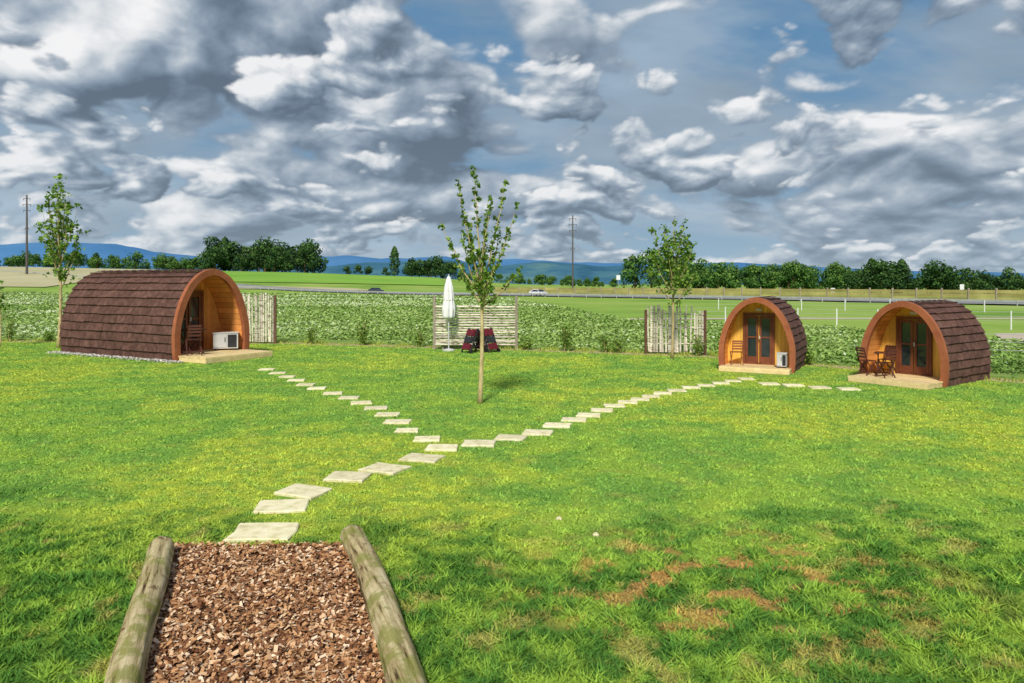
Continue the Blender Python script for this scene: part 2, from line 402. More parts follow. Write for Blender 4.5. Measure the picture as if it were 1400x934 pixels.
# ------------------------------------------------------------------ distant trees
def tree_mass(name, specs, mat):
    P = []; N = []; Sz = []; R = []
    tm = MB()
    for (x, y, h, w, kind) in specs:
        z0 = float(hgt(x, y)); base = np.array([x, y, z0])
        tm.tube([(x, y, z0-.3), (x, y, z0+h*.5)], [h*.025, h*.012], 5, 0)
        if kind in 'cy':
            n = 700; t = rng.random(n)**.85; a = rng.random(n)*6.283
            r = w*.5*np.sin(np.clip(t*.85+.15, 0, 1)*math.pi)**.55*(.6+.4*rng.random(n))*(1+.12*np.sin(t*17+a))
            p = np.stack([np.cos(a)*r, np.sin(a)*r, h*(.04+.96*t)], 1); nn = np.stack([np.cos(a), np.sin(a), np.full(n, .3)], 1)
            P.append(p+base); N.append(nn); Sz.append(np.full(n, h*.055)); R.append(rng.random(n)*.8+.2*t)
        else:
            nb = 12
            for b in range(nb):
                tz = rng.random(); cz = h*(.18+.64*tz); rr = w*.5*(1-.6*tz**1.7); aa = rng.random()*6.283; q = rr*(.25+.6*rng.random())
                c = np.array([math.cos(aa)*q, math.sin(aa)*q, cz]); br = w*(.15+.11*rng.random()); n = 80
                d = nrm(rng.normal(size=(n, 3))); p = c+d*br*(.75+.4*rng.random((n, 1)))*np.array([1, 1, .85])
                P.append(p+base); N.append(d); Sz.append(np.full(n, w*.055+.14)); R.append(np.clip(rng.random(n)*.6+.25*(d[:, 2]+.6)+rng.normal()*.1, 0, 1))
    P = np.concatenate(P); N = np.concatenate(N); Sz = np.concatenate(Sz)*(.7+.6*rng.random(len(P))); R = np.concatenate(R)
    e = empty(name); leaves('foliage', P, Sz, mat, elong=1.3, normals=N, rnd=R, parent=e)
    tm.build('trunks', ['brownpost'], parent=e)
U = lambda a, b: random.uniform(a, b)
def row(x0, x1, y, n, hlo, hhi, kinds='b', wf=.8, jy=12):
    return [(x0+(x1-x0)*(i+.5+U(-.3, .3))/n, y+U(-jy, jy), U(hlo, hhi), 0, random.choice(kinds)) for i in range(n)]
def fixw(L, wf=.95): return [(x, y, h, (w or h*(wf if k == 'b' else (.5 if k == 'c' else .3))), k) for x, y, h, w, k in L]
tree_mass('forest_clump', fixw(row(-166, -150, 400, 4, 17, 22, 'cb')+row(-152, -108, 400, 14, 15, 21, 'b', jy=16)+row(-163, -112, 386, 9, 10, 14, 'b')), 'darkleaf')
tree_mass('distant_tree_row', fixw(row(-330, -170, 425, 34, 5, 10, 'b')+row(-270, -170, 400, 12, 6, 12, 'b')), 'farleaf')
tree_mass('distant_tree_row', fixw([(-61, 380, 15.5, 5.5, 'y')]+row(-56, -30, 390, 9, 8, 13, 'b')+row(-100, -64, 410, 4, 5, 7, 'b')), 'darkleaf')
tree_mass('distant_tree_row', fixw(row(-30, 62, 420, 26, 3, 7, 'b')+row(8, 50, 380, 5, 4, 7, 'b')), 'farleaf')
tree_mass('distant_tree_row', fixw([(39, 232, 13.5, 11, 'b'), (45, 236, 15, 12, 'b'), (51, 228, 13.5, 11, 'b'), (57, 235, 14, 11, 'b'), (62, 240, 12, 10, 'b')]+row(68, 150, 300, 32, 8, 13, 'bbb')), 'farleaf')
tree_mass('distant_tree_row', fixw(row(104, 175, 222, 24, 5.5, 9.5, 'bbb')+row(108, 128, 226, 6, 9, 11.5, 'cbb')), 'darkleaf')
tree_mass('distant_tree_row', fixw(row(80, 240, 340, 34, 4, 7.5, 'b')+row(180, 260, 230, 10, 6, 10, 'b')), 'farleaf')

# ------------------------------------------------------------------ crops
n = 360000
Y = np.exp(rng.uniform(np.log(20), np.log(212), n)); X = rng.uniform(-1, 1, n)*(0.78*Y+4)
k = (Y > edge(X)+1.0) & (Y < farf(X)-1); X = X[k]; Y = Y[k]
rowd = Y+.10*X
prof_ = np.sin((rowd % 1.5/1.5)*math.pi)
tram = (rowd % 12.0) < 1.5
keep = (rng.random(len(X)) < .02+.98*prof_**1.5) & ~(tram & (rng.random(len(X)) < .95)); X = X[keep]; Y = Y[keep]; prof_ = prof_[keep]; rowd = rowd[keep]
pt = fbm(X*.10, Y*.10, 4, 77); band = fbm(X*.004, Y*.055, 3, 87)
Z = (.02+.17*prof_)*rng.uniform(.5, 1.15, len(X))*(1+.4*pt)
sz = .065+.0017*Y
fl = np.clip(rng.random(len(X))*.45+.20+pt*.22+band*.50+.0010*Y+.15*prof_, 0, .92); fl[rng.random(len(X)) < .008] = 1.3
leaves('crop_plants', np.stack([X, Y, Z+hgt(X, Y)], 1), sz*(.7+.6*rng.random(len(X))), 'cropleaf', up=1.3, elong=1.6, rnd=fl)

# ------------------------------------------------------------------ stepping stones
stones = [(-339, 342, .74, 2), (-315, 306, .68, 3), (-286, 286, .66, -24), (-224, 266, .64, -4), (-174, 255, .64, -20), (-123, 240, .64, -12), (-96, 226, .57, -2),
 (-116, 214, .50, 8), (-144, 202, .46, 5), (-157, 190, .56, 3), (-170, 180, .52, 0), (-186, 171, .54, 6), (-206, 164, .50, 8), (-223, 157, .52, 4), (-245, 151, .50, 8), (-267, 144, .50, 10), (-282, 139, .50, 5), (-295, 133, .50, 8), (-307, 128, .50, 3), (-320, 123, .50, 8), (-335, 118, .50, 5),
 (-45, 220, .60, -8), (-2, 212, .58, -8), (35, 205, .58, -6), (62, 195, .56, -6), (85, 187, .54, -8), (105, 181, .54, -6), (123, 174, .52, -6), (140, 168, .50, -8), (158, 163, .50, -6), (175, 159, .48, -8), (190, 155, .46, -8), (206, 151, .48, -8), (225, 147, .50, -6), (245, 143, .50, -8), (265, 140, .48, -8), (285, 137, .48, -6), (302, 134, .46, -8), (320, 131, .46, -6),
 (352, 138, .55, 2), (385, 140, .55, 0), (420, 143, .55, 2), (460, 145, .55, 0)]
SC = []
mb = MB()
for b, d, s, yaw in stones:
    x, y = S(b, d); a = math.radians(yaw+U(-4, 4)); SC.append((x, y, s))
    pts = []; dp = .78 if d > 230 else (.78 if d > 190 else .74)
    cyc = [(-1, -1), (0, -1), (1, -1), (1, 0), (1, 1), (0, 1), (-1, 1), (-1, 0)]
    for ux, uy in cyc:
        px = (ux*s/2)*(1+U(-.06, .06)); py = (uy*s/2*dp)*(1+U(-.06, .06))
        pts.append((x+px*math.cos(a)-py*math.sin(a), y+px*math.sin(a)+py*math.cos(a)))
    r = random.random(); zt = .038+U(0, .008); c = (x, y)
    inner = [(c[0]+(p[0]-c[0])*.96, c[1]+(p[1]-c[1])*.96, zt) for p in pts]; outer = [(p[0], p[1], zt-.012) for p in pts]; low = [(p[0], p[1], -.02) for p in pts]
    mb.poly(inner, 0, r); N8 = len(pts)
    for i in range(N8):
        j = (i+1) % N8; mb.poly([outer[i], outer[j], inner[j], inner[i]], 0, r); mb.poly([low[i], low[j], outer[j], outer[i]], 0, r*.5)
mb.build('stepping_stone_path', ['stone'])
SC = np.array(SC)

# ------------------------------------------------------------------ bark path + logs
LA, LB = Vector((-3.86, 8.0)), Vector((-1.85, 3.0)); RA, RB = Vector((-1.84, 8.4)), Vector((.06, 3.0))
def logobj(a, b, R, seed):
    mb = MB(); n = 110; pts = []
    for i in range(n+1):
        t = i/n; p = a.lerp(b, t); pts.append((p.x+.03*math.sin(t*7+seed), p.y, R*.9+.012*math.sin(t*5+seed)))
    def rad(i, ang):
        v = Vector((math.cos(ang), math.sin(ang), 0))
        k = 1+.10*noise.noise(v*1.6+Vector((0, 0, i*.06+seed)))+.06*noise.noise(v*5+Vector((0, 0, i*.06+seed)))+.03*noise.noise(v*13+Vector((0, 0, i*.2)))
        k -= .16*max(0, noise.noise(v*9+Vector((0, 0, i*.03+seed*3))))
        for kn, ka in ((22, 1.2), (61, 2.2), (85, .7)):
            dd = ((i-kn)/2.2)**2+((ang-ka)/.28)**2
            k += .12*math.exp(-dd)
        return R*k*(.9 if i in (0, n) else (.97 if i in (1, n-1) else 1))
    mb.tube(pts, rad, 40, 0, .5, cap=1)
    mb.build('edging_log', ['log', 'logend'], smooth=True)
logobj(LA, LB, .13, 1.3); logobj(RA, RB, .135, 6.1)
mb = MB(); mb.poly([(LB.x, LB.y, .012), (RB.x, RB.y, .012), (RA.x, 8.33, .012), (LA.x-.08, 8.33, .012)]); mb.build('bark_path', ['bark_chip'])
n = 26000; t = rng.random(n); u = rng.random(n)
P2 = (np.array(LB)[None]*(1-u[:, None])+np.array(RB)[None]*u[:, None])*(1-t[:, None])+(np.array([LA.x-.08, 8.33])[None]*(1-u[:, None])+np.array([RA.x, 8.33])[None]*u[:, None])*t[:, None]
P2[:, 1] += rng.normal(size=n)*.035
leaves('wood_chips', np.column_stack([P2, .02+.04*rng.random(n)]), .023*(.5+.9*rng.random(n)), 'chip', up=1.3, elong=1.0, rect=True)

# ------------------------------------------------------------------ grass
n = 500000
Yg = np.exp(rng.uniform(np.log(4.6), np.log(39), n)); Xg = rng.uniform(-1, 1, n)*(.76*Yg+1.5)
k = Yg < edge(Xg)+.05
def on_path(x, y): return (y < 8.36) & (x > LA.x+(y-LA.y)*(LB.x-LA.x)/(LB.y-LA.y)-.1) & (x < RA.x+(y-RA.y)*(RB.x-RA.x)/(RB.y-RA.y)+.1)
k &= ~on_path(Xg, Yg)
def off_stones(x, y, k):
    for sx, sy, s in SC: k &= ~((np.abs(x-sx) < s*.5-.01) & (np.abs(y-sy) < s*.39))
    return k
k = off_stones(Xg, Yg, k)
PODS = [(-12.07, 29.5, 60.6, 3.45, 3.45, 7.7), (8.35, 25.0, -28.7, 2.45, 2.42, 3.3), (11.82, 22.15, -53.1, 2.5, 2.36, 3.1)]
for (px, py, yaw, W, H, L) in PODS:
    a = math.radians(yaw); lx = (Xg-px)*math.cos(a)+(Yg-py)*math.sin(a); ly = -(Xg-px)*math.sin(a)+(Yg-py)*math.cos(a)
    k &= ~((np.abs(lx) < W*.46) & (ly > -.45*W) & (ly < L))
Xg = Xg[k]; Yg = Yg[k]; n = len(Xg)
cl = np.clip(.5+fbm(Xg*4, Yg*4, 3, 3)*.9, 0, 1); big = fbm(Xg*.9, Yg*.9, 2, 21)
near = 1-sst(7.0, 10.0, Yg+big*1.5)
dry = drymask(Xg, Yg)
h = (.011+.024*cl**1.8+near*.05*cl)*(.6+.8*rng.random(n))*(1+.006*Yg)*(1-.5*dry)
w = (.0040+.00075*Yg)*(.7+.6*rng.random(n))
az = rng.random(n)*6.283; laz = rng.random(n)*6.283; lean = rng.uniform(.4, 2.0, n)
B0 = np.stack([Xg, Yg, np.full(n, .002)], 1); sd = np.stack([np.cos(az), np.sin(az), np.zeros(n)], 1)*w[:, None]
tip = B0+np.stack([np.cos(laz)*lean*h, np.sin(laz)*lean*h, h], 1)
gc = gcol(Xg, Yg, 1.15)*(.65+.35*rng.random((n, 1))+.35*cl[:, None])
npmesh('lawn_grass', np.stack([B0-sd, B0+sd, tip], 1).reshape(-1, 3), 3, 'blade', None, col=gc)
n = 130000
Yc = np.exp(rng.uniform(np.log(4.8), np.log(34), n)); Xc = rng.uniform(-1, 1, n)*(.76*Yc+1)
cm = fbm(Xc*1.1, Yc*1.1, 4, 91)
k = off_stones(Xc, Yc, (cm > -.12) & (Yc < edge(Xc)-.3) & ~on_path(Xc, Yc)); Xc = Xc[k]; Yc = Yc[k]; cm = cm[k]
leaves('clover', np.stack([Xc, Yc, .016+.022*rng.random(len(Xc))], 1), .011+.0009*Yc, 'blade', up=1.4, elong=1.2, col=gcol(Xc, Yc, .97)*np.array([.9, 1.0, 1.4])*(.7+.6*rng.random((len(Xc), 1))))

# ------------------------------------------------------------------ pods
def make_profile(W, H, N=160):
    pts = []
    for i in range(N+1):
        a = math.pi*i/N; c = math.cos(a); s_ = math.sin(a)
        z = H*abs(s_)**.88; x = -math.copysign(abs(c)**.93, c)*W/2
        x *= .93+.07*min(1, (z/(.35*H)))**.7
        z = z*.965+.035*H*max(0, 1-abs(x)/(W*.5))**1.5
        pts.append((x, z))
    return np.array(pts)
def resample(P, n):
    d = np.r_[0, np.cumsum(np.linalg.norm(np.diff(P, axis=0), axis=1))]; t = np.linspace(0, d[-1], n+1)
    return np.stack([np.interp(t, d, P[:, 0]), np.interp(t, d, P[:, 1])], 1), d[-1]
def offs(P, o):
    T = np.gradient(P, axis=0); T /= np.linalg.norm(T, axis=1, keepdims=True)
    N = np.stack([-T[:, 1], T[:, 0]], 1); return P+N*o
def pod(px, py, yaw, W, H, L, s, porch, dk):
    mw = Matrix.Translation((px, py, 0)) @ Matrix.Rotation(math.radians(yaw), 4, 'Z')
    e = empty('camping_pod_cabin', mw); fl = .17*s
    P = make_profile(W, H); P[:, 1] += .04
    half = round((resample(P, 10)[1]/2)/(.25*s))
    Q, A = resample(P, half*2)
    mb = MB(); R, _ = resample(P, 60)
    for i in range(60): mb.poly([(R[i][0], .06, R[i][1]), (R[i+1][0], .06, R[i+1][1]), (R[i+1][0], L, R[i+1][1]), (R[i][0], L, R[i][1])], 0)
    mb.poly([(p[0], L-.01, p[1]) for p in R], 0)
    mb.build('roof_shell', ['shell'], e)
    mb = MB(); tw = .40*s
    Qo = offs(Q, 1.0)-Q
    for side in (0, 1):
        for k in range(half):
            i0, i1 = (k, k+1) if side == 0 else (2*half-k, 2*half-k-1)
            a = Q[i0]; b = Q[i1]; na = Qo[i0]; nb = Qo[i1]
            y = .05-(tw*U(.2, .9)); course = U(.35, .65)
            while y < L:
                w_ = tw*U(.9, 1.1); y0 = max(y, .05); y1 = min(y+w_-.008*s, L+.03)
                y += w_
                if y1-y0 < .03: continue
                lo = .070*s+U(-.008, .010)*s; dr = U(-.010, .012)*s
                dvec = (a-b)/np.linalg.norm(a-b)
                A0 = a+dvec*dr+dvec*.03*s; top = b
                o1 = A0+na*lo; o0 = A0+na*(lo-.045*s); t1 = top+nb*.022*s; t0 = top+nb*.004
                r = np.clip(course+U(-.4, .4), 0, 1)
                c = [(o0[0], y0, o0[1]), (o0[0], y1, o0[1]), (t0[0], y1, t0[1]), (t0[0], y0, t0[1]), (o1[0], y0, o1[1]), (o1[0], y1, o1[1]), (t1[0], y1, t1[1]), (t1[0], y0, t1[1])]
                mb.hexa(c, 0, r)
    y = .05
    while y < L:
        y1 = min(y+.4*s, L+.03); zt = P[:, 1].max()
        for sg in (-1, 1):
            mb.poly([(0, y, zt+.085*s), (0, y1, zt+.07*s), (sg*.17*s, y1, zt+.02*s), (sg*.17*s, y, zt+.035*s)])
        y = y1+.004
    mb.build('roof_shingles', ['shingle'], e)
    mb = MB(); R, _ = resample(P, 48); I = offs(R, -.10*s); O = offs(R, .085*s)
    for arr in (I, O): arr[0][1] = 0.0; arr[-1][1] = 0.0
    y0, y1 = -.06*s, .075*s
    for i in range(48):
        c = [(I[i][0], y0, I[i][1]), (O[i][0], y0, O[i][1]), (O[i+1][0], y0, O[i+1][1]), (I[i+1][0], y0, I[i+1][1])]
        mb.hexa(c+[(p[0], y1, p[2]) for p in c], 0, .5+.3*math.sin(i//8*2.3))
    mb.build('front_arch', ['trim'], e)
    mb = MB(); R, _ = resample(P, 34); I = offs(R, -.05*s)
    for i in range(34):
        a = I[i]+(I[i+1]-I[i])*.02; b = I[i]+(I[i+1]-I[i])*.98
        mb.poly([(a[0], y1-.01, a[1]), (a[0], porch, a[1]), (b[0], porch, b[1]), (b[0], y1-.01, b[1])])
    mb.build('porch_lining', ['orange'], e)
    I = offs(resample(P, 120)[0], -.055*s)
    hw = W*.5-.06*s
    def ztop(x):
        up = I[I[:, 1] > .3*H]; up = up[np.argsort(up[:, 0])]
        return float(np.interp(x, up[:, 0], up[:, 1])) if up[0, 0] < x < up[-1, 0] else .3*H
    mb = MB(); pw = .115*s; x = -hw*.985
    while x < hw*.985:
        x1 = min(x+pw-.005, hw*.985); za, zb = ztop(x), ztop(x1)
        mb.hexa([(x, porch, fl), (x1, porch, fl), (x1, porch+.04, fl), (x, porch+.04, fl), (x, porch, za), (x1, porch, zb), (x1, porch+.04, zb), (x, porch+.04, za)])
        x += pw
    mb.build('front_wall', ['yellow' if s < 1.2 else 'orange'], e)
    mb = MB(); dw = .98*s; dh = 1.72*s; yf = porch-.03*s
    dx = -.02*W
    mb.box((dx-dw/2, yf, fl+dh/2), (.08*s, .09*s, dh), 0); mb.box((dx+dw/2, yf, fl+dh/2), (.08*s, .09*s, dh), 0)
    mb.box((dx, yf, fl+dh+.042*s), (dw+.08*s, .09*s, .08*s), 0); mb.box((dx, yf, fl+.025*s), (dw-.08*s, .085*s, .05*s), 0)
    for sg in (-1, 1):
        cx = dx+sg*dw*.235; lw = dw*.43
        for q in (-1, 1): mb.box((cx+q*(lw/2-.035*s), yf-.012, fl+dh/2+.02*s), (.07*s, .05*s, dh-.1*s), 0)
        for zz, hh in ((.16, .22), (dh/s-.07, .09), (.95, .05)): mb.box((cx, yf-.010, fl+zz*s), (lw-.142*s, .045*s, hh*s), 0)
        mb.box((cx, yf+.005, fl+dh/2), (lw-.13*s, .012, dh-.14*s), 1)
    mb.box((dx+.04*s, yf-.07*s, fl+.95*s), (.03*s, .05*s, .12*s), 2)
    mb.build('double_door', ['doorw', 'glass', 'metalw'], e)
    mb = MB(); hwid = W*.47; bw = .12*s; y = -dk
    while y < porch:
        wd = hwid if y < -.08*s else W*.44
        mb.box((0, y+bw/2, fl-.02*s), (wd*2, bw-.008, .04*s), 0); y += bw
    mb.box((0, -dk+.02*s, fl-.10*s), (hwid*1.96, .04*s, .12*s), 0)
    for sg in (-1, 1):
        mb.box((sg*(hwid-.03*s), (-dk-.07*s)/2, fl-.10*s), (.045*s, dk-.1*s, .118*s), 0)
        for yy in (-dk+.1*s, -dk*.5): mb.box((sg*(hwid-.15*s), yy, (fl-.16*s)/2+.0), (.1*s, .1*s, fl-.155*s), 1)
    mb.build('deck', ['deck', 'greypost'], e)
    mb = MB()
    for sg in (-1, 1): mb.box((sg*W*.38, L/2+.1, .06*s), (.12*s, L-.1, .12*s), 0)
    mb.build('skids', ['brownpost'], e)
    mb = MB(); mb.box((dx, porch-.05*s, fl+dh+.2*s), (.2*s, .07*s, .09*s), 0); mb.build('porch_lamp', ['metalw'], e)
    return mw, fl
def chair(mw, x, y, z, yaw, s, mat='dark'):
    m = mw @ Matrix.Translation((x, y, z)) @ Matrix.Rotation(math.radians(yaw), 4, 'Z') @ Matrix.Scale(s, 4)
    mb = MB()
    for sx in (-.2, .2):
        mb.bar((sx, .22, 0), (sx, -.16, .46), .025, .03, 0)
        mb.bar((sx*.88, -.22, 0), (sx*.88, .17, .46), .025, .03, 0); mb.bar((sx*.88, .17, .46), (sx*.88, .29, .9), .025, .03, 0)
    for i in range(7): mb.box((0, -.19+i*.058, .465), (.42, .045, .018), 0)
    for zz in (.6, .7, .8, .88): mb.box((0, .19+(zz-.46)*.27, zz), (.34, .016, .06), 0)
    mb.bar((-.2, .13, .11), (.2, .13, .11), .02, .02, 0)
    mb.build('folding_chair', [mat], mw=m)
def table(mw, x, y, z, yaw, s, mat='dark'):
    m = mw @ Matrix.Translation((x, y, z)) @ Matrix.Rotation(math.radians(yaw), 4, 'Z') @ Matrix.Scale(s, 4)
    mb = MB()
    for i in range(8): mb.box((0, -.28+i*.08, .73), (.64, .068, .02), 0)
    for sx in (-.25, .25):
        mb.box((sx, 0, .708), (.035, .6, .025), 0); q = sx*.93
        mb.bar((q, -.27, 0), (q, .24, .7), .028, .035, 0); mb.bar((q*.86, .27, 0), (q*.86, -.24, .7), .028, .035, 0)
    mb.bar((-.24, -.2, .1), (.24, -.2, .1), .02, .03, 0)
    mb.build('folding_table', [mat], mw=m)
def cabinet(mw, x, y, z, yaw, s, w=.62, h=.5):
    m = mw @ Matrix.Translation((x, y, z)) @ Matrix.Rotation(math.radians(yaw), 4, 'Z') @ Matrix.Scale(s, 4)
    mb = MB()
    mb.box((0, 0, .06+h/2), (w, .42, h), 0); mb.box((0, 0, .075+h), (w+.04, .46, .03), 0)
    mb.box((-w*.2, -.218, .06+h/2), (w*.44, .014, h-.08), 0); mb.box((w*.26, -.218, .06+h/2), (w*.36, .014, h-.08), 1)
    mb.box((-w*.03, -.235, .06+h*.6), (.02, .02, .14), 1)
    for a in (-1, 1):
        for b in (-1, 1): mb.box((a*w*.42, b*.17, .03), (.05, .05, .06), 1)
    mb.build('fridge_cabinet', ['metalw', 'black'], mw=m)
mw, fl = pod(*PODS[0], 1.38, 1.5, 1.65)
chair(mw, -1.15, -.35, fl, 150, 1.3); table(mw, -.75, .35, fl, 10, 1.3); chair(mw, -1.1, 1.0, fl, 10, 1.3)
cabinet(mw, 1.0, .45, fl, -40, 1.3, .74, .48)
mw, fl = pod(*PODS[1], 1.0, .8, .55)
chair(mw, -.72, .3, fl, 200, .95, 'redwood'); cabinet(mw, .83, .1, fl, 0, .85, .36, .5)
mw, fl = pod(*PODS[2], 1.0, .9, 1.0)
chair(mw, -.95, -.25, fl, 160, .95); table(mw, -.55, .1, fl, 20, .95); chair(mw, -.3, -.45, fl, -110, .95); chair(mw, -.75, .6, fl, 0, .95)
def pebbles(PD, y0):
    px, py, yaw, W, H, L = PD; a = math.radians(yaw); n = 2600
    lx = -W*.5-.05-np.abs(rng.normal(size=n))*.2; ly = rng.uniform(y0, L+.2, n)
    x = px+lx*math.cos(a)-ly*math.sin(a); y = py+lx*math.sin(a)+ly*math.cos(a)
    return np.stack([x, y, .03+.05*rng.random(n)], 1)
leaves('pebble_border', pebbles(PODS[0], -.6), .06, 'pebble', up=1.2, elong=1.1)

# ------------------------------------------------------------------ young trees
def young_tree(base, H, r0, limbs, nleaf, lsz, spread, bend=.04):
    x, y = base; e = empty('young_tree', loc=(x, y, 0)); mb = MB(); P = []
    tr = [(bend*math.sin(t*3.1), bend*.5*math.sin(t*4), H*.62*t) for t in np.linspace(0, 1, 12)]
    mb.tube(tr, [r0*(1.25 if i == 0 else 1-.55*i/11) for i in range(12)], 9)
    for (zs, dx, dy, ze) in limbs:
        t = min(1, zs/(H*.62)); st = np.array([bend*math.sin(t*3.1), bend*.5*math.sin(t*4), min(zs, H*.62)])
        en = np.array([dx, dy, ze]); mid = st*.5+en*.5+np.array([dx*.14, dy*.14, -.04*(ze-zs)])
        pts = [(1-u)**2*st+2*u*(1-u)*mid+u*u*en+rng.normal(size=3)*.015*(u > 0) for u in np.linspace(0, 1, 9)]
        rr = r0*.42; mb.tube(pts, [rr*(1-.85*i/8) for i in range(9)], 6)
        Ln = np.linalg.norm(en-st)
        for _ in range(int(nleaf*Ln)):
            u = random.uniform(.1, 1.0)**.85; c = (1-u)**2*st+2*u*(1-u)*mid+u*u*en
            tw = c+rng.normal(size=3)*spread*(1.1-.6*u)
            if random.random() < .45: mb.tube([c, tw], [.007, .003], 3)
            for _ in range(random.randint(4, 8)): P.append(tw+rng.normal(size=3)*spread*.42)
    P = np.array(P)
    mb.build('trunk_and_limbs', ['trunk'], e, smooth=True)
    leaves('leaves', P, lsz*(.6+.8*rng.random(len(P))), 'leaf', up=.3, elong=1.25, parent=e)
    return e
young_tree((-.8, 18.3), 6.0, .062, [(2.6, -1.0, .1, 4.62), (2.9, -.55, -.2, 5.62), (3.3, -.15, .1, 5.98), (2.9, .62, .15, 5.62), (2.7, .92, -.1, 4.95), (2.5, .5, .5, 4.4),
   (2.6, -.45, -.5, 4.3), (2.4, .98, .2, 3.35), (2.5, -.6, .2, 3.5), (3.4, .28, -.3, 5.2), (3.1, .15, .5, 4.9), (2.3, .35, -.4, 3.5), (2.8, -.3, .5, 4.6), (3.0, .1, -.3, 4.3), (2.6, -.2, .3, 3.9), (2.2, .1, -.2, 3.3)], 14, .078, .06, .05)
def auto_limbs(H, W, n, zlo):
    L = []
    for i in range(n):
        t = (i+.5)/n; a = i*2.4; zs = zlo+(H*.62-zlo)*t
        r = W*(.55+.45*math.sin(math.pi*(.15+.75*t)))*U(.8, 1.1)*(1-.5*t)
        L.append((zs, math.cos(a)*r, math.sin(a)*r, zs+(H-zs)*(.35+.6*t)*U(.85, 1.05)))
    L.append((H*.6, .1, 0, H)); return L
young_tree((-21.2, 34.2), 8.0, .085, auto_limbs(8.0, 1.05, 15, 2.7), 6, .15, .17, .08)
young_tree((6.44, 29.4), 5.75, .06, auto_limbs(5.75, 1.2, 14, 2.1), 10, .12, .15, .04)
young_tree((-24.5, 35.0), 3.2, .03, auto_limbs(3.2, .6, 6, 1.2), 4, .12, .14, .04)
def shrub(x, y, h, w, n=260):
    e = empty('shrub', loc=(x, y, 0)); mb = MB(); P = []
    for i in range(9):
        a = random.uniform(0, 6.28); r = w*U(.2, .6); en = np.array([math.cos(a)*r, math.sin(a)*r, h*U(.6, 1)])
        mb.tube([(0, 0, 0), en*np.array([.4, .4, .5]), en], [.014, .01, .004], 4)
        for _ in range(n//9):
            u = random.uniform(.2, 1); P.append(en*np.array([u, u, u])+rng.normal(size=3)*.09)
    mb.build('stems', ['trunk'], e); leaves('leaves', np.array(P), .085, 'leaf', up=.3, elong=1.4, parent=e)
for b, d, h in ((-698, 80, 1.3), (-280, 84, .9), (-209, 86, 1.25), (-203, 84, 1.0), (-125, 86, .9), (72, 93, 1.2), (78, 94, 1.1), (150, 98, .7), (130, 96, .8), (455, 108, 1.0), (480, 113, .6), (690, 128, 1.3), (660, 124, .7), (20, 90, .6), (-60, 88, .5), (265, 103, .9), (410, 112, .6), (-640, 80, .6)):
    x, y = S(b, d); y = float(edge(x))+.15; shrub(x, y, h, .5)
n = 9000; X = rng.uniform(-30, 24, n); Yb = edge(X)-.1+rng.random(n)**1.2*1.3; hh = (.04+.22*np.clip(fbm(X*1.2, Yb*.5, 3, 61)+.2, 0, 1))*(.5+rng.random(n)); a = rng.random(n)*6.283
B0 = np.stack([X, Yb, np.zeros(n)], 1); sd = np.stack([np.cos(a), np.sin(a), a*0], 1)*.022; tip = B0+np.stack([rng.normal(size=n)*hh*.35, rng.normal(size=n)*hh*.35, hh], 1)
npmesh('verge_grass', np.stack([B0-sd, B0+sd, tip], 1).reshape(-1, 3), 3, 'blade', None, col=np.array([.25, .38, .06])*(.5+.8*rng.random((n, 1)))+np.array([.16, .08, .02])*rng.random((n, 1)))

# ------------------------------------------------------------------ fences of birch poles
def pole_screen(x0, y0, x1, y1, h, post_at, n):
    mb = MB(); a = Vector((x0, y0, 0)); b = Vector((x1, y1, 0)); d = (b-a); u = d.normalized()
    for i in range(n):
        t = (i+.5+U(-.25, .25))/n; p = a.lerp(b, t); hh = h*U(.82, 1.04); ln = U(-.05, .05)
        q = p+u*ln+Vector((0, 0, hh)); m = (p+q)/2+Vector((U(-.03, .03), 0, 0)); r = U(.036, .062)
        mb.tube([p+Vector((0, 0, .1)), m, q], [r, r*.95, r*.8], 7, 0)
    for z in (.45, h*.55, h*.85):
        mb.tube([a+Vector((0, .07, z)), b+Vector((0, .07, z+U(-.05, .05)))], [.028, .025], 6, 0)
    for t in post_at:
        p = a.lerp(b, t)+Vector((0, -.02, 0)); mb.box(p+Vector((0, 0, h*.46)), (.10, .10, h*.92), 1)
    mb.build('birch_pole_fence', ['birch', 'brownpost'])
pole_screen(-14.2, 36.9, -11.85, 36.5, 2.65, (1.02,), 19)
pole_screen(5.75, 31.2, 8.05, 30.7, 2.05, (-.02, 1.02), 19)
mb = MB(); xa, xb, yy = -3.55, .2, 33.45
for x in (xa, xb): mb.box((x, yy, 1.22), (.12, .12, 2.44), 1)
mb.box((xa+.38, yy+.08, 1.0), (.08, .05, 2.0), 1); mb.box((xb-1.3, yy+.08, 1.0), (.08, .05, 2.0), 1)
z = .22
while z < 1.98:
    r = U(.036, .056); mb.tube([(xa+.05, yy-.02+U(-.03, .03), z+U(-.02, .02)), (0.5*(xa+xb), yy-.02, z+U(-.03, .03)), (xb-.05, yy-.02+U(-.03, .03), z+U(-.02, .02))], [r, r*.95, r*.85], 7, 0)
    z += U(.10, .135)
mb.build('horizontal_pole_fence', ['birch', 'greypost'])

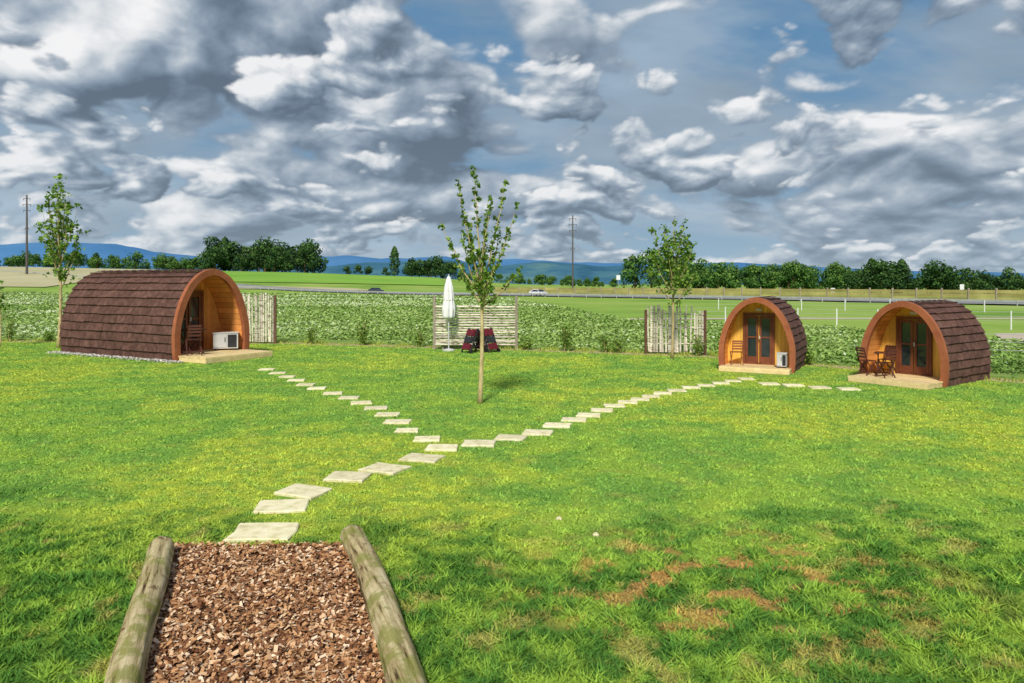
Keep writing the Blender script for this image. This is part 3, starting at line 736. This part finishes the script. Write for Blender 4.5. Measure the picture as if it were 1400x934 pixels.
# ------------------------------------------------------------------ parasol + sun loungers
e = empty('closed_parasol', loc=(-2.83, 32.7, 0))
mb = MB(); mb.tube([(0, 0, 0), (0, 0, 3.42)], [.03, .025], 10); mb.tube([(0, 0, 0), (0, 0, .06), (0, 0, .1)], [.28, .28, .1], 20); mb.build('pole', ['metalw'], e)
mb = MB(); zz = np.linspace(1.45, 3.38, 26); prof = np.interp(zz, [1.45, 1.55, 1.9, 2.3, 2.35, 2.8, 3.2, 3.38], [.19, .23, .25, .19, .20, .17, .09, .02])
mb.tube([(0, 0, z) for z in zz], lambda i, a: prof[i]*(1+.22*math.cos(8*a+.3*math.sin(i*.4))), 48); mb.build('canopy', ['canvas'], e, smooth=True)
mb = MB(); mb.tube([(0, 0, 2.28), (0, 0, 2.34)], [.21, .21], 20); mb.build('strap', ['canvas'], e)
def lounger(x, y, yaw):
    m = Matrix.Translation((x, y, 0)) @ Matrix.Rotation(math.radians(yaw), 4, 'Z'); mb = MB()
    for sy in (-.3, .3):
        mb.bar((-.42, sy, 0), (0, sy, 1.05), .05, .05, 1); mb.bar((.42, sy, 0), (.02, sy, 1.02), .05, .05, 1)
        mb.bar((-.28, sy, .3), (.28, sy, .3), .03, .03, 1)
    for sg in (-1, 1):
        a = Vector((sg*.40, 0, .12)); b = Vector((sg*.05, 0, 1.0))
        for k in range(3):
            p = a.lerp(b, k/3+.02); q = a.lerp(b, (k+1)/3-.03); nn = Vector((sg, 0, .4)).normalized()
            mb.hexa([p+Vector((0, -.25, 0)), p+Vector((0, .25, 0)), q+Vector((0, .25, 0)), q+Vector((0, -.25, 0))]+[v+nn*.09 for v in (p+Vector((0, -.24, 0)), p+Vector((0, .24, 0)), q+Vector((0, .24, 0)), q+Vector((0, -.24, 0)))], 1 if k == 1 else 0)
    for wx in (-.42, .42): mb.tube([(wx, -.36, .09), (wx, -.31, .09)], [.09, .09], 12, 1)
    mb.build('folded_sun_lounger', ['maroon', 'black'], mw=m)
lounger(-1.68, 31.9, 42); lounger(-1.12, 32.1, 140)

# ------------------------------------------------------------------ masts, signs, cars
def power_pole(x, y, Hh, r):
    mb = MB(); mb.tube([(0, 0, 0), (0, 0, Hh)], [r, r*.55], 10); k = Hh/22
    for z, w in ((21, 1.1), (19.4, 1.3), (17.8, 1.1), (13, .6)):
        z *= k; w *= k*.8
        mb.box((0, 0, z), (w*2, .14*k, .14*k), 0)
        for sg in (-1, 1): mb.tube([(sg*w, 0, z+.05), (sg*w, 0, z-.5*k)], [.08*k, .06*k], 6)
    mb.build('power_pole', ['concrete'], mw=Matrix.Translation((x, y, float(hgt(x, y))-.3)))
power_pole(16.6, 200, 22, .26); power_pole(-199, 300, 33, .5)
def car(x, y, dirv, mat, van=False):
    yaw = math.atan2(dirv.y, dirv.x); m = Matrix.Translation((x, y, float(hgt(x, y))+.2)) @ Matrix.Rotation(yaw, 4, 'Z')
    mb = MB(); hw = .9 if not van else 1.0
    if van: pr = [(-2.6, .35), (2.6, .35), (2.65, 1.0), (2.0, 1.25), (1.4, 2.1), (-2.55, 2.2)]; win = [(.6, 1.25), (1.75, 1.25), (1.3, 1.95), (.6, 1.95)]
    else: pr = [(-2.15, .3), (2.15, .3), (2.2, .75), (1.2, .92), (.5, 1.42), (-1.0, 1.45), (-1.8, 1.0), (-2.2, .9)]; win = [(-1.5, .97), (1.0, .95), (.45, 1.34), (-.95, 1.37)]
    nn = len(pr)
    for sg in (-1, 1):
        mb.poly([(p[0], sg*hw*(.86 if p[1] > 1.2 else 1), p[1]) for p in pr], 0, .5)
        mb.poly([(p[0], sg*(hw*(.90 if p[1] > 1.2 else 1.01)+.015), p[1]) for p in win], 1, .5)
    for i in range(nn):
        a, b = pr[i], pr[(i+1) % nn]; fa = hw*(.86 if a[1] > 1.2 else 1); fb = hw*(.86 if b[1] > 1.2 else 1)
        g = 1 if (a[1]+b[1])/2 > .95 and abs(a[1]-b[1]) > .3 and not (van and i == 5) else 0
        mb.poly([(a[0], -fa, a[1]), (b[0], -fb, b[1]), (b[0], fb, b[1]), (a[0], fa, a[1])], g, .5)
    for wx in (-1.35, 1.35):
        for sg in (-1, 1): mb.tube([(wx, sg*(hw-.2), .33), (wx, sg*(hw+.02), .33)], [.33, .33], 14, 2)
    mb.build('delivery_van' if van else 'car', [mat, 'glass', 'black'], mw=m)
def onroad(xq, off):
    for p, u in along(hp, 1.0):
        if p.x >= xq: n = Vector((-u.y, u.x, 0)); return p+n*off, u
p, u = onroad(7.5, -2.8); car(p.x, p.y, u, 'carw')
p, u = onroad(-37, -2.8); car(p.x, p.y, u, 'card')
def sign(x, y, h, w, hh, mat):
    e = empty('road_sign', loc=(x, y, float(hgt(x, y)))); mb = MB(); mb.tube([(0, 0, 0), (0, 0, h)], [.07, .06], 8); mb.build('post', ['rail'], e)
    mb = MB(); mb.box((0, -.08, h-hh/2), (w, .05, hh)); mb.build('panel', [mat], e)
sign(27.6, 190, 5.2, 1.0, 1.2, 'paint'); sign(75, 122, 2.9, .7, .9, 'paint'); sign(60.5, 138, 2.2, .8, .8, 'paint')
mb = MB()
for i in range(16): mb.box((-74+i*2.6, 0, .5), (2.2, 1.2, U(.7, 1.1)))
mb.build('crate_row', ['plaster'], mw=Matrix.Translation((0, 290, 2.4)))
mb = MB()
for (x, y) in ((9.9, 28.2), (10.1, 28.4), (9.7, 28.5), (1.0, 8.7), (.6, 9.3)):
    r = .14 if y > 20 else .04
    mb.tube([(x, y, 0), (x, y, r*.6), (x, y, r)], lambda i, a: (r, r*.9, r*.4)[i]*(1+.2*math.sin(3*a+x)), 9)
mb.build('field_stone', ['stone'], smooth=True)

# ------------------------------------------------------------------ sky: cloud deck on a far ring + Nishita above
EL = math.radians(44); AZ = (-.16, -.95)
az = math.atan2(AZ[0], AZ[1])
ths = np.radians(np.r_[np.arange(-180, -48, .6), np.arange(-48, 48, .088), np.arange(48, 180.01, .6)])
phs = np.radians(np.r_[[-1.0, -.3], np.arange(0, 23.5, .085), np.arange(23.5, 40.1, .4)])
PH, TH = np.meshgrid(phs, ths, indexing='ij'); ph = PH.ravel(); th = TH.ravel()
dx_ = np.sin(th)*np.cos(ph); dy_ = np.cos(th)*np.cos(ph); dz_ = np.maximum(np.sin(ph), 0)
def clouds():
    K = .36; zc = dz_+K; u = dx_/zc; v = dy_/zc
    wx = fbm(u*2.2, v*2.2, 3, 201)*.05; wy = fbm(u*2.2+9, v*2.2, 3, 211)*.05
    def D(a, b, f, s):
        return fbm(a*f, b*f, 4, s, .5)*.75+fbm(a*f*2.1+5, b*f*2.1, 6, s+20, .46, True)*.5
    def layer(f, s, lo, hi, o):
        a = u+wx; b = v+wy
        d = D(a, b, f, s); d2 = D(a-o*.4, b-o, f, s); d3 = D(a-o*1.2, b-o*3, f, s)
        al = sst(lo, hi, d); lit = (d-d2)*2.2+(d-d3)*1.15
        return d, al, lit
    e = np.clip(dz_/.36, 0, 1)
    C = np.stack([.12+.23*(1-e)**2, .26+.23*(1-e)**2, .44+.16*(1-e)**2], 1)
    vl = fbm(u*1.2, v*2.2, 6, 301, .58); a = (sst(-.4, .3, vl)*.85)[:, None]
    veil = np.array([.30, .385, .475])*(1+.30*fbm(u*2, v*4, 5, 311)[:, None]); veil = veil+np.array([.12, .13, .12])*((1-e)**2)[:, None]
    C = C*(1-a)+veil*a
    pal_x = [-.75, -.35, 0, .38, .8, 1.25]
    def shade(t):
        return np.stack([np.interp(t, pal_x, [.12, .175, .255, .39, .66, .90]), np.interp(t, pal_x, [.165, .235, .325, .46, .70, .90]), np.interp(t, pal_x, [.225, .315, .415, .54, .74, .91])], 1)
    for f, s, lo, hi, o, amt in ((1.25, 431, -.17, .02, .05, 1.0), (2.4, 561, .0, .17, .032, .95)):
        d, al, lit = layer(f, s, lo, hi, o)
        big_ = fbm(u*.9+3, v*.9, 3, s+60)
        t = lit+.13-.42*np.clip(d-lo, 0, .9)+.30*big_
        c = shade(t); hz = ((1-e)**3*.40)[:, None]; c = c*(1-hz)+np.array([.42, .52, .60])*hz
        al = (al*amt)[:, None]; C = C*(1-al)+c*al
    hz = (np.exp(-dz_/.02)*.35)[:, None]; C = C*(1-hz)+np.array([.50, .61, .68])*hz
    return np.clip(C, 0, 1)
SKYC = clouds(); Rr = 11500
fade = 1-sst(math.radians(29), math.radians(39), ph)
V = np.column_stack([dx_*Rr, np.cos(th)*np.cos(ph)*Rr, np.sin(ph)*Rr+EYE])
ny, nx = PH.shape; idx = (np.arange(ny-1)[:, None]*nx+np.arange(nx-1)[None]).ravel(); quad = np.stack([idx, idx+1, idx+nx+1, idx+nx], 1).ravel()
m = bpy.data.materials.new('cloudy_sky'); m.use_nodes = True; nt = m.node_tree; nt.nodes.clear()
a = nt.nodes.new('ShaderNodeAttribute'); a.attribute_name = 'col'; em = nt.nodes.new('ShaderNodeEmission'); nt.links.new(a.outputs['Color'], em.inputs[0])
tr = nt.nodes.new('ShaderNodeBsdfTransparent'); mx = nt.nodes.new('ShaderNodeMixShader'); nt.links.new(a.outputs['Alpha'], mx.inputs[0]); nt.links.new(tr.outputs[0], mx.inputs[1]); nt.links.new(em.outputs[0], mx.inputs[2])
o_ = nt.nodes.new('ShaderNodeOutputMaterial'); nt.links.new(mx.outputs[0], o_.inputs[0])
try: m.cycles.emission_sampling = 'NONE'
except Exception: pass
o, me = rawmesh('sky', V, quad, 4, m)
at = me.attributes.new('col', 'FLOAT_COLOR', 'POINT'); at.data.foreach_set('color', np.column_stack([SKYC, fade]).astype(np.float32).ravel())

w = bpy.data.worlds.new('World'); scene.world = w; w.use_nodes = True; nt = w.node_tree; nt.nodes.clear()
out = nt.nodes.new('ShaderNodeOutputWorld')
sky = nt.nodes.new('ShaderNodeTexSky'); sky.sky_type = 'NISHITA'; sky.sun_disc = False; sky.sun_elevation = EL; sky.sun_rotation = az
bg1 = nt.nodes.new('ShaderNodeBackground'); bg1.inputs[1].default_value = .13; nt.links.new(sky.outputs[0], bg1.inputs[0])
nt.links.new(bg1.outputs[0], out.inputs[0])
sd = bpy.data.lights.new('sun', 'SUN'); sd.energy = 4.0; sd.angle = math.radians(8); sd.color = (1, .95, .86)
so = bpy.data.objects.new('sun', sd); COL.objects.link(so)
v = Vector((AZ[0], AZ[1], 0)).normalized()*math.cos(EL)+Vector((0, 0, math.sin(EL))); so.rotation_euler = v.to_track_quat('Z', 'Y').to_euler(); so.location = (0, -10, 30)

# ------------------------------------------------------------------ camera
cd = bpy.data.cameras.new('camera'); cam = bpy.data.objects.new('camera', cd); COL.objects.link(cam)
cam.location = (0, 0, EYE); cam.rotation_euler = (math.radians(90), 0, 0)
cd.sensor_width = 36; cd.lens = 36*1000/1400; cd.shift_y = -79/1400; cd.clip_end = 30000; cd.clip_start = .1
scene.camera = cam
scene.view_settings.view_transform = 'Standard'; scene.view_settings.look = 'None'; scene.view_settings.exposure = 0
